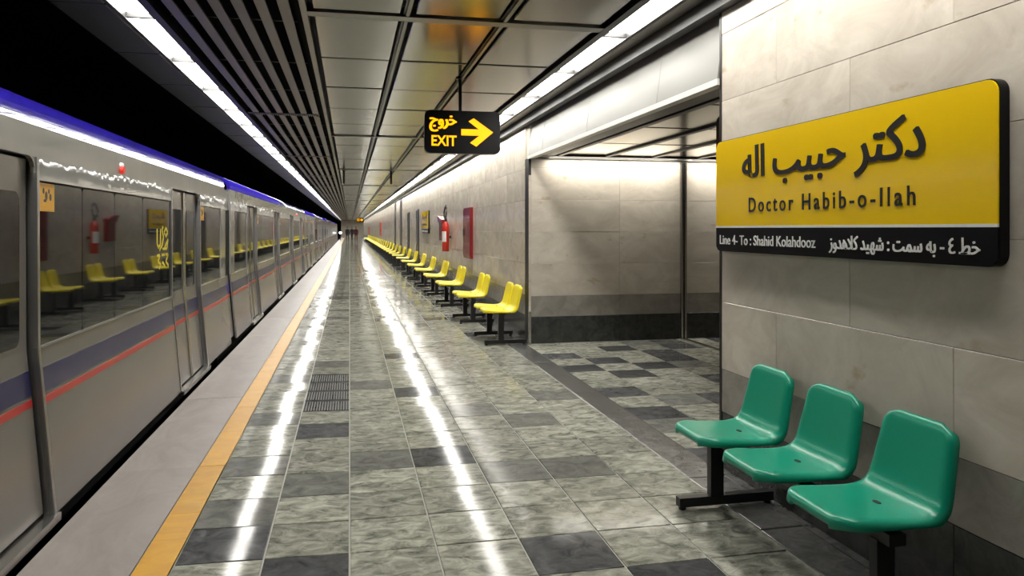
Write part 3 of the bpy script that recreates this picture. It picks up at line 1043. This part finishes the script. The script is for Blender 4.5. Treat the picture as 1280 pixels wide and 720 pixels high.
# ------------------------------------------------------------------ benches with moulded seats
PROF = [(-0.205, 0.408), (-0.216, 0.420), (-0.219, 0.434), (-0.210, 0.447), (-0.19, 0.453), (-0.13, 0.452), (-0.05, 0.444), (0.03, 0.438), (0.09, 0.436), (0.135, 0.441), (0.17, 0.457),
        (0.193, 0.485), (0.208, 0.53), (0.222, 0.59), (0.238, 0.66), (0.250, 0.715), (0.258, 0.742), (0.268, 0.756), (0.280, 0.760), (0.290, 0.755)]


def smooth_profile(n):
    Q = [Vector((x, 0, z)) for x, z in PROF]
    out = []
    for i in range(len(Q) - 1):
        p0, p1, p2, p3 = Q[max(i - 1, 0)], Q[i], Q[i + 1], Q[min(i + 2, len(Q) - 1)]
        for k in range(8):
            t = k / 8
            out.append(0.5 * ((2 * p1) + (p2 - p0) * t + (2 * p0 - 5 * p1 + 4 * p2 - p3) * t * t + (3 * p1 - p0 - 3 * p2 + p3) * t ** 3))
    out.append(Q[-1])
    L_ = [0.0]
    for a, b in zip(out[:-1], out[1:]):
        L_.append(L_[-1] + (b - a).length)
    res, j = [], 0
    for i in range(n):
        # denser towards both ends
        u_ = i / (n - 1)
        u_ = u_ - 0.11 * math.sin(2 * math.pi * u_) 
        tgt = u_ * L_[-1]
        while j < len(L_) - 2 and L_[j + 1] < tgt:
            j += 1
        f = (tgt - L_[j]) / max(1e-9, L_[j + 1] - L_[j])
        res.append(out[j].lerp(out[j + 1], min(1, max(0, f))))
    return res


def seat_mesh(mat):
    P_ = smooth_profile(64)
    i_front = min(range(len(P_)), key=lambda i: P_[i].x)
    i_top = max(range(len(P_)), key=lambda i: P_[i].z)
    S = [0.0]
    for a, b in zip(P_[:-1], P_[1:]):
        S.append(S[-1] + (b - a).length)
    T = S[-1]
    W0, WC, W1 = 0.205, 0.222, 0.186
    nt_ = 26
    vs, fs = [], []
    for i, p in enumerate(P_):
        s = S[i]
        q = s / T
        hw = W0 + (WC - W0) * min(1, q / 0.5) if q < 0.5 else WC + (W1 - WC) * (q - 0.5) / 0.5
        e_f = p.x + 0.2195 if i >= i_front else 0.0
        e_t = 0.7605 - p.z if i <= i_top else 0.0
        for rad, e in ((0.085, e_f), (0.065, e_t)):
            if e < rad:
                hw -= rad * (1 - math.sqrt(max(0, 1 - ((rad - max(e, 0)) / rad) ** 2)))
        tg = (P_[min(i + 1, len(P_) - 1)] - P_[max(i - 1, 0)]).normalized()
        nrm = Vector((-tg.z, 0, tg.x))
        near_end = min(s, T - s)
        rs = min(1.0, near_end / 0.055)
        rs = rs * rs * (3 - 2 * rs)
        for k in range(nt_ + 1):
            t = -1 + 2 * k / nt_
            at = abs(t)
            # gentle dish across, rim rolled down at the sides
            dish = 0.009 * at ** 2 * rs
            roll = 0.0
            yy = t * hw
            if at > 0.86:
                g_ = (at - 0.86) / 0.14
                roll = 0.040 * g_ ** 2
                yy = math.copysign(hw * (0.86 + 0.14 * math.sin(g_ * math.pi / 2)), t)
            roll_n = roll / 0.040
            if nrm.z > 0.15:      # seat: the rim ends at one level all round
                w_ = min(1.0, (nrm.z - 0.15) / 0.5)
                lim = min(0.045, max(0.0, p.z - 0.409) / max(nrm.z, 0.4))
                roll = roll / 0.040 * (lim * w_ + 0.036 * (1 - w_) * rs)
            else:
                roll *= 0.9 * rs
            dn = Vector((0, 0, 1)).lerp(nrm, min(1.0, max(0.0, (p.x - 0.08) / 0.1)))
            if p.x < 0.08:
                roll = roll_n * max(0.0, p.z - 0.409)
            v = p + nrm * dish - dn * roll
            vs.append((v.x, yy, v.z))
    n = nt_ + 1
    for i in range(len(P_) - 1):
        for k in range(nt_):
            fs.append((i * n + k, i * n + k + 1, (i + 1) * n + k + 1, (i + 1) * n + k))
    # second skin for thickness
    m0 = len(vs)
    me = bpy.data.meshes.new('tmp')
    me.from_pydata(vs, [], fs)
    me.update()
    nv = [v.normal.copy() for v in me.vertices]
    bpy.data.meshes.remove(me)
    flip = 1 if nv[(len(P_) // 3) * n + nt_ // 2].z > 0 else -1
    th = 0.005
    vs2 = [tuple(Vector(v) - nv[i] * flip * th) for i, v in enumerate(vs)]
    allv = vs + vs2
    allf = [f if flip > 0 else f[::-1] for f in fs] + [tuple(i + m0 for i in (f[::-1] if flip > 0 else f)) for f in fs]
    rim = [k for k in range(n)] + [i * n + n - 1 for i in range(1, len(P_))] + [(len(P_) - 1) * n + k for k in range(n - 2, -1, -1)] + [i * n for i in range(len(P_) - 2, 0, -1)]
    for a, b in zip(rim, rim[1:] + rim[:1]):
        allf.append((a, a + m0, b + m0, b) if flip > 0 else (b, b + m0, a + m0, a))
    b = MB()
    b.v, b.f = allv, allf
    return b.mesh('seat', mat, smooth=True)


slot_me = None


def make_bench(n_seats, pitch, mat, post_y, sticker=False):
    global slot_me
    t = empty('bench')
    sm = seat_mesh(mat)
    if slot_me is None:
        pts = [(0.020 * math.cos(R(q)), 0.011 * math.sin(R(q))) for q in range(0, 360, 30)]
        slot_me = MB().prism([(math.copysign(abs(a) ** 0.6 * 0.020 ** 0.4, a), b) for a, b in pts], lambda a, b: (b, a, -0.004), lambda a, b: (b, a, 0.0012)).mesh('drain_slot', 'black')
        globals()['br_me'] = MB().box(-0.12, 0.12, -0.02, 0.02, 0.392, 0.432).box(-0.1, 0.1, -0.09, -0.06, 0.41, 0.433).box(-0.1, 0.1, 0.06, 0.09, 0.41, 0.433).mesh('seat_bracket', 'chair_black')
    for i in range(n_seats):
        yy = (i - (n_seats - 1) / 2) * pitch
        s = link('seat', sm, t, (0, yy, 0))
        link('drain_slot', slot_me, s, (0.075, 0, 0.4375))
        link('seat_bracket', br_me, t, (0.01, yy, 0))
    half = (n_seats - 1) / 2 * pitch + 0.2
    half = max(half, post_y + 0.04)
    MB().box(-0.03, 0.04, -half, half, 0.352, 0.396).build('support_beam', 'chair_black', t)
    for sg in (-1, 1):
        po = MB().box(-0.035, 0.04, sg * post_y - 0.022, sg * post_y + 0.022, 0.055, 0.355).build('post', 'chair_black', t)
        ft = MB().box(-0.215, 0.335, sg * post_y - 0.026, sg * post_y + 0.026, 0.018, 0.066).build('foot_bar', 'chair_black', t)
        for xx in (-0.19, 0.31):
            MB().lathe([(0.018, 0.0), (0.02, 0.004), (0.02, 0.02)], xx, sg * post_y, 12).build('glide', 'rubber', ft)
        if sticker and sg < 0:
            MB().box(-0.0365, -0.034, sg * post_y - 0.018, sg * post_y + 0.018, 0.075, 0.10).build('sticker', 'sticker_orange', po)
    return t


gb = make_bench(3, 0.53, 'seat_green', 0.65, sticker=True)
gb.location = (1.93, 3.09, 0)
tag(gb, 'three-seat green plastic bench on black legs below the name sign', 'bench')
yb = make_bench(2, 0.50, 'seat_yellow', 0.42)
bpy.context.view_layer.update()
km = kid_map()
ypos = [9.95, 12.2, 14.75, 17.3, 19.85, 22.4, 25.1, 27.9, 30.7]
while ypos[-1] < 90:
    ypos.append(ypos[-1] + 2.62)
for i, yy in enumerate(ypos):
    o = yb if i == 0 else copy_fast(yb, km)
    o.location = (1.91, yy, 0)
    lab = 'yellow two-seat plastic bench nearest the passage corner' if i == 0 else 'yellow two-seat plastic bench along the wall, %s from the passage corner' % ORD[i]
    tag(o, lab, 'bench', 'yellow benches along the stone wall')
fb = make_bench(2, 0.50, 'seat_green', 0.42)
fb.location = (1.91, ypos[-1] + 3.0, 0)
tag(fb, 'small green bench at the far end of the yellow bench row', 'bench')

# ------------------------------------------------------------------ name signs
def name_sign(y_far, label):
    t = empty('name_sign', (XW - 0.001, y_far, 0), label, 'sign', 'station name signs on the wall')
    Ls = 2.10
    z0, z1, zs = 1.362, 2.04, 1.512

    def fr(a, b, d):           # a runs from the far end towards the viewer
        return (-0.046 - d, -a, b)
    board = MB().prism(rrect(0, Ls, z0, z1, 0.05, 6), lambda a, b: (0.0, -a, b), lambda a, b: (-0.040, -a, b)).build('sign_board', 'sign_black', t)
    r = 0.05
    up = [(0.004, zs + 0.006)] + [(Ls - 0.004, zs + 0.006)] + [(Ls - 0.004 - r + r * math.cos(R(q)), z1 - 0.004 - r + r * math.sin(R(q))) for q in range(0, 91, 15)] + \
         [(0.004 + r + r * math.cos(R(q)), z1 - 0.004 - r + r * math.sin(R(q))) for q in range(90, 181, 15)]
    MB().prism(up, lambda a, b: fr(a, b, -0.006), lambda a, b: fr(a, b, 0)).build('yellow_panel', 'sign_yellow', t)
    lo = [(0.004, zs - 0.006), (0.004, z0 + 0.03), (0.03, z0 + 0.004), (Ls - 0.03, z0 + 0.004), (Ls - 0.004, z0 + 0.03), (Ls - 0.004, zs - 0.006)]
    MB().prism(lo, lambda a, b: fr(a, b, -0.006), lambda a, b: fr(a, b, 0)).build('black_panel', 'sign_black', t)
    MB().prism([(0.004, zs - 0.006), (Ls - 0.004, zs - 0.006), (Ls - 0.004, zs + 0.006), (0.004, zs + 0.006)], lambda a, b: fr(a, b, -0.006), lambda a, b: fr(a, b, 0.001)).build('white_line', 'print_white', t)
    lettering('persian_name', T_NAME, 0.33, 1.75, 1.735, 1.975, 'print_black', fr, t, offset=0.006, bold=0.006)
    lettering('latin_name', 'Doctor Habib-o-Ilah', 0.40, 1.70, 1.595, 1.678, 'print_black', fr, t, offset=0.006, space=1.35, gap=0.28)
    lettering('latin_line', 'Line 4- To : Shahid Kolahdooz', 0.055, 1.03, 1.405, 1.462, 'print_white', fr, t, offset=0.004)
    lettering('persian_line', T_LINE, 1.14, 2.02, 1.385, 1.468, 'print_white', fr, t, offset=0.004, bold=0.0016)
    return t


ns = name_sign(4.335, 'large yellow station name sign above the green bench')
bpy.context.view_layer.update()
km = kid_map()
for yy, lab in ((24.1, 'yellow station name sign on the wall beyond the fire extinguisher'),):
    c = copy_fast(ns, km)
    c.location = (XW - 0.001, yy, 0)
    c['label'] = lab


# ------------------------------------------------------------------ exit signs
def exit_sign():
    t = empty('exit_sign')
    w, h = 0.365, 0.205

    def fr(a, b, d):
        return (a, -0.042 - d, b)
    bd = MB().prism(rrect(-w, w, -h, h, 0.055, 5), lambda a, b: (a, 0.04, b), lambda a, b: (a, -0.04, b)).build('sign_box', 'sign_black', t)
    lettering('persian_word', T_EXIT, -0.315, -0.065, 0.0, 0.155, 'exit_glow', fr, t, offset=0.006, bold=0.007)
    lettering('latin_word', 'EXIT', -0.30, -0.06, -0.135, -0.035, 'exit_glow', fr, t, offset=0.02)
    ar = [(-0.02, 0.035), (0.135, 0.025), (0.055, 0.095), (0.10, 0.135), (0.325, -0.005), (0.145, -0.125), (0.085, -0.085), (0.155, -0.025), (-0.02, -0.02)]
    ar = [(-0.015, 0.030), (0.155, 0.030), (0.055, 0.105), (0.105, 0.135), (0.295, 0.005), (0.13, -0.135), (0.07, -0.10), (0.16, -0.03), (-0.015, -0.03)]
    MB().prism(ar, lambda a, b: fr(a, b, 0), lambda a, b: fr(a, b, 0.003)).build('arrow', 'exit_glow', t)
    return t


ex = exit_sign()
ex.location = (1.06, 7.18, 2.425)
tag(ex, 'lit hanging exit sign with arrow over the middle of the platform', 'exit sign', 'hanging exit signs')
bpy.context.view_layer.update()
km = kid_map()
ex2 = copy_fast(ex, km)
ex2.location = (1.06, 78.0, 2.40)
ex2['label'] = 'tiny glowing exit sign far down the platform'
ex3 = copy_fast(ex, km)
ex3.location = (2.985, 5.02, 2.13)
ex3['label'] = 'exit sign in the passage almost hidden behind the wall with the name sign'
for o, L_ in ((ex, Z_CEIL - 2.425), (ex2, Z_CEIL - 2.40), (ex3, Z_PASS - 2.13)):
    MB().tube([(-0.02, 0, 0.2), (-0.02, 0, L_ + 0.01)], 0.017, 10).build('hanging_rod', 'sign_black', o)
    MB().tube([(-0.02, 0, L_ - 0.012), (-0.02, 0, L_ + 0.012)], 0.045, 14).build('ceiling_rose', 'sign_black', o)
# two bare drop rods further along
for xx, lab in ((-0.14, 'thin black rod hanging from the ceiling on the train side'), (1.02, 'thin black rod hanging from the ceiling on the bench side')):
    t = empty('hanging_rod', (xx, 19.1, 2.62), lab, 'rod', 'bare ceiling rods')
    MB().tube([(0, 0, 0), (0, 0, Z_CEIL - 2.62 + 0.02)], 0.03, 10).build('rod', 'dark_rail', t)
    MB().tube([(0, 0, Z_CEIL - 2.62 - 0.012), (0, 0, Z_CEIL - 2.62 + 0.02)], 0.05, 14).build('ceiling_rose', 'dark_rail', t)

# ------------------------------------------------------------------ fire fighting equipment on the wall
fc = empty('fire_cabinet', (XW, 14.55, 0), 'red fire hose cabinet on the wall near the passage corner', 'fire cabinet')
MB().box(-0.05, 0.0, -0.45, 0.45, 0.93, 1.91).build('cabinet_frame', 'dark_red', fc)
dr = MB().box(-0.062, -0.05, -0.42, 0.42, 0.97, 1.87).build('cabinet_door', 'dark_red', fc)
MB().box(-0.08, -0.062, 0.30, 0.36, 1.36, 1.50).build('handle', 'rubber', dr)
fx = empty('fire_extinguisher', (XW - 0.12, 17.3, 0.98), 'bright red fire extinguisher hanging on the stone wall', 'fire extinguisher')
MB().lathe([(0.07, 0), (0.082, 0.012), (0.082, 0.55), (0.078, 0.60), (0.055, 0.655), (0.03, 0.68), (0.028, 0.70)], 0, 0, 20).build('cylinder', 'fire_red', fx, smooth=True)
MB().lathe([(0.03, 0.69), (0.034, 0.70), (0.034, 0.75), (0.02, 0.77)], 0, 0, 12).build('valve', 'rubber', fx)
MB().box(-0.02, 0.02, -0.02, 0.17, 0.765, 0.785).box(-0.02, 0.02, 0.0, 0.16, 0.80, 0.815).build('lever', 'rubber', fx)
hp = [(0.0, 0.02, 0.74), (-0.02, 0.12, 0.80), (-0.02, 0.16, 0.90), (0, 0.10, 1.02), (0.0, -0.02, 1.06), (0, -0.12, 1.0), (0, -0.14, 0.90), (0, -0.08, 0.80), (0.0, 0.0, 0.76)]
MB().tube(hp, 0.016, 8).build('hose', 'rubber', fx)
pts = [(0.085 * math.cos(R(q)), 0.085 * math.sin(R(q))) for q in range(150, 271, 15)]
lb = MB()
n = len(pts)
lb.add([(a, b, 0.22) for a, b in pts] + [(a, b, 0.46) for a, b in pts] + [(a * .95, b * .95, 0.22) for a, b in pts] + [(a * .95, b * .95, 0.46) for a, b in pts],
       [(i, i + 1, n + i + 1, n + i) for i in range(n - 1)] + [(2 * n + i, 3 * n + i, 3 * n + i + 1, 2 * n + i + 1) for i in range(n - 1)] + [(n + i, n + i + 1, 3 * n + i + 1, 3 * n + i) for i in range(n - 1)])
lb.build('paper_label', 'print_white', fx)
MB().box(0.08, 0.12, -0.06, 0.06, 0.3, 0.36).build('wall_bracket', 'rubber', fx)
hb = empty('hose_box', (XW, 18.6, 0), 'dark red slanted box on the wall beside the extinguisher', 'box')
MB().ext_x([(-0.28, 1.22), (0.28, 1.22), (0.30, 1.66), (-0.30, 1.66)], -0.09, 0).build('box_body', 'dark_red', hb)
MB().ext_x([(-0.32, 1.66), (0.34, 1.66), (0.50, 1.80), (0.42, 1.82), (-0.32, 1.72)], -0.11, 0).build('lid', 'dark_red', hb)
# service doors, recesses and small boxes further along the wall
for yy, z1, nm, mt, lab in ((25.9, 2.12, 'service_door', 'door_grey', 'dark grey service door just beyond the farther name sign'),
                            (30.0, 2.10, 'service_door', 'door_grey', 'dark grey service door, second beyond the farther name sign')):
    t = empty(nm, (XW, yy, 0), lab, 'door', 'service doors in the long wall')
    MB().box(-0.012, 0.0, -0.42, 0.42, 0, z1).build('leaf', mt, t)
    MB().box(-0.02, 0.0, -0.46, -0.42, 0, z1 + 0.04).box(-0.02, 0.0, 0.42, 0.46, 0, z1 + 0.04).box(-0.02, 0.0, -0.46, 0.46, z1, z1 + 0.04).build('frame', 'dark_rail', t)
    MB().tube([(-0.012, 0.34, 1.02), (-0.06, 0.34, 1.02), (-0.06, 0.24, 1.02)], 0.012, 8).build('handle', 'steel', t)
for yy, lab in ((34.5, 'dark full-height recess strip after the second service door'), (39.0, 'dark full-height recess strip farther along the wall')):
    t = empty('wall_recess', (XW, yy, 0), lab, 'wall panel', 'dark full-height strips')
    MB().box(-0.008, 0.0, -0.45, 0.45, 0, 2.9).build('panel', 'recess_brown', t)
    MB().box(-0.02, 0.0, -0.49, -0.45, 0, 2.9).box(-0.02, 0.0, 0.45, 0.49, 0, 2.9).build('frame', 'dark_rail', t)
for yy, z0, z1, lab in ((57.0, 0.95, 2.0, 'small red cabinet on the distant wall'), (92.0, 0.8, 1.7, 'tiny red cabinet near the end of the platform')):
    t = empty('fire_cabinet', (XW, yy, 0), lab, 'fire cabinet')
    MB().box(-0.05, 0, -0.6, 0.6, z0, z1).build('cabinet_frame', 'fire_red', t)
    MB().box(-0.06, -0.05, -0.55, 0.55, z0 + 0.05, z1 - 0.05).build('cabinet_door', 'fire_red', t)
t = empty('signal_lamp', (-1.15, 99.0, 0.016), 'bright white lamp on a post at the far end of the platform', 'lamp')
MB().tube([(0, 0, 0), (0, 0, 0.85)], 0.05, 10).build('post', 'rubber', t)
MB().lathe([(0.02, 0.83), (0.12, 0.87), (0.17, 0.97), (0.12, 1.07), (0.02, 1.11)], 0, 0, 12).build('lamp_globe', 'signal_glow', t, smooth=True)


# ------------------------------------------------------------------ people far down the platform
def person(loc, yaw, label, mat, stride):
    t = empty('person', loc, label, 'person', 'people at the far end', rot=(0, 0, yaw))
    V = [(0, 0, 0.92), (0, 0, 1.12), (0, 0, 1.34), (0, 0, 1.46), (0, -0.01, 1.53),
         (0.09, 0, 0.86), (0.10, -stride, 0.48), (0.10, -stride * .6, 0.07), (0.10, -stride * .6 - 0.14, 0.035),
         (-0.09, 0, 0.86), (-0.10, stride * .4, 0.48), (-0.10, stride, 0.07), (-0.10, stride - 0.14, 0.035),
         (0.19, 0, 1.38), (0.23, 0.05, 1.10), (0.22, -0.04, 0.85), (0.22, -0.06, 0.76),
         (-0.19, 0, 1.38), (-0.23, -0.05, 1.10), (-0.22, -0.10, 0.86), (-0.22, -0.12, 0.77)]
    E_ = [(0, 1), (1, 2), (2, 3), (3, 4), (0, 5), (5, 6), (6, 7), (7, 8), (0, 9), (9, 10), (10, 11), (11, 12), (2, 13), (13, 14), (14, 15), (15, 16), (2, 17), (17, 18), (18, 19), (19, 20)]
    rad = [(.16, .11), (.15, .10), (.17, .11), (.07, .07), (.05, .05), (.09, .09), (.065, .065), (.05, .05), (.04, .035), (.09, .09), (.065, .065), (.05, .05), (.04, .035),
           (.06, .06), (.05, .05), (.04, .04), (.035, .02), (.06, .06), (.05, .05), (.04, .04), (.035, .02)]
    me = bpy.data.meshes.new('body')
    me.from_pydata(V, E_, [])
    me.materials.append(MATS[mat])
    o = link('body', me, t)
    o.modifiers.new('skin', 'SKIN')
    for i, rr_ in enumerate(rad):
        me.skin_vertices[0].data[i].radius = rr_
    me.skin_vertices[0].data[0].use_root = True
    o.modifiers.new('sub', 'SUBSURF').levels = 1
    hd_ = MB().lathe([(0.05, 1.48), (0.075, 1.53), (0.095, 1.60), (0.095, 1.66), (0.07, 1.72), (0.02, 1.75)], 0, -0.01, 12).build('head', 'skin', t, smooth=True)
    MB().lathe([(0.104, 1.62), (0.106, 1.67), (0.08, 1.74), (0.02, 1.77)], 0, 0.008, 12).build('hair', 'hair', t, smooth=True)
    return t


person((-0.25, 92.0, 0.005), 0.3, 'person in dark clothing standing nearer the train, far down the platform', 'cloth_dark', 0.05)
person((0.30, 99.0, 0), -0.4, 'person in dark clothing walking in the middle, far down the platform', 'cloth_dark', 0.16)
person((0.75, 91.0, 0), 0.2, 'person in dark maroon clothing standing nearer the benches, far down the platform', 'cloth_maroon', 0.04)
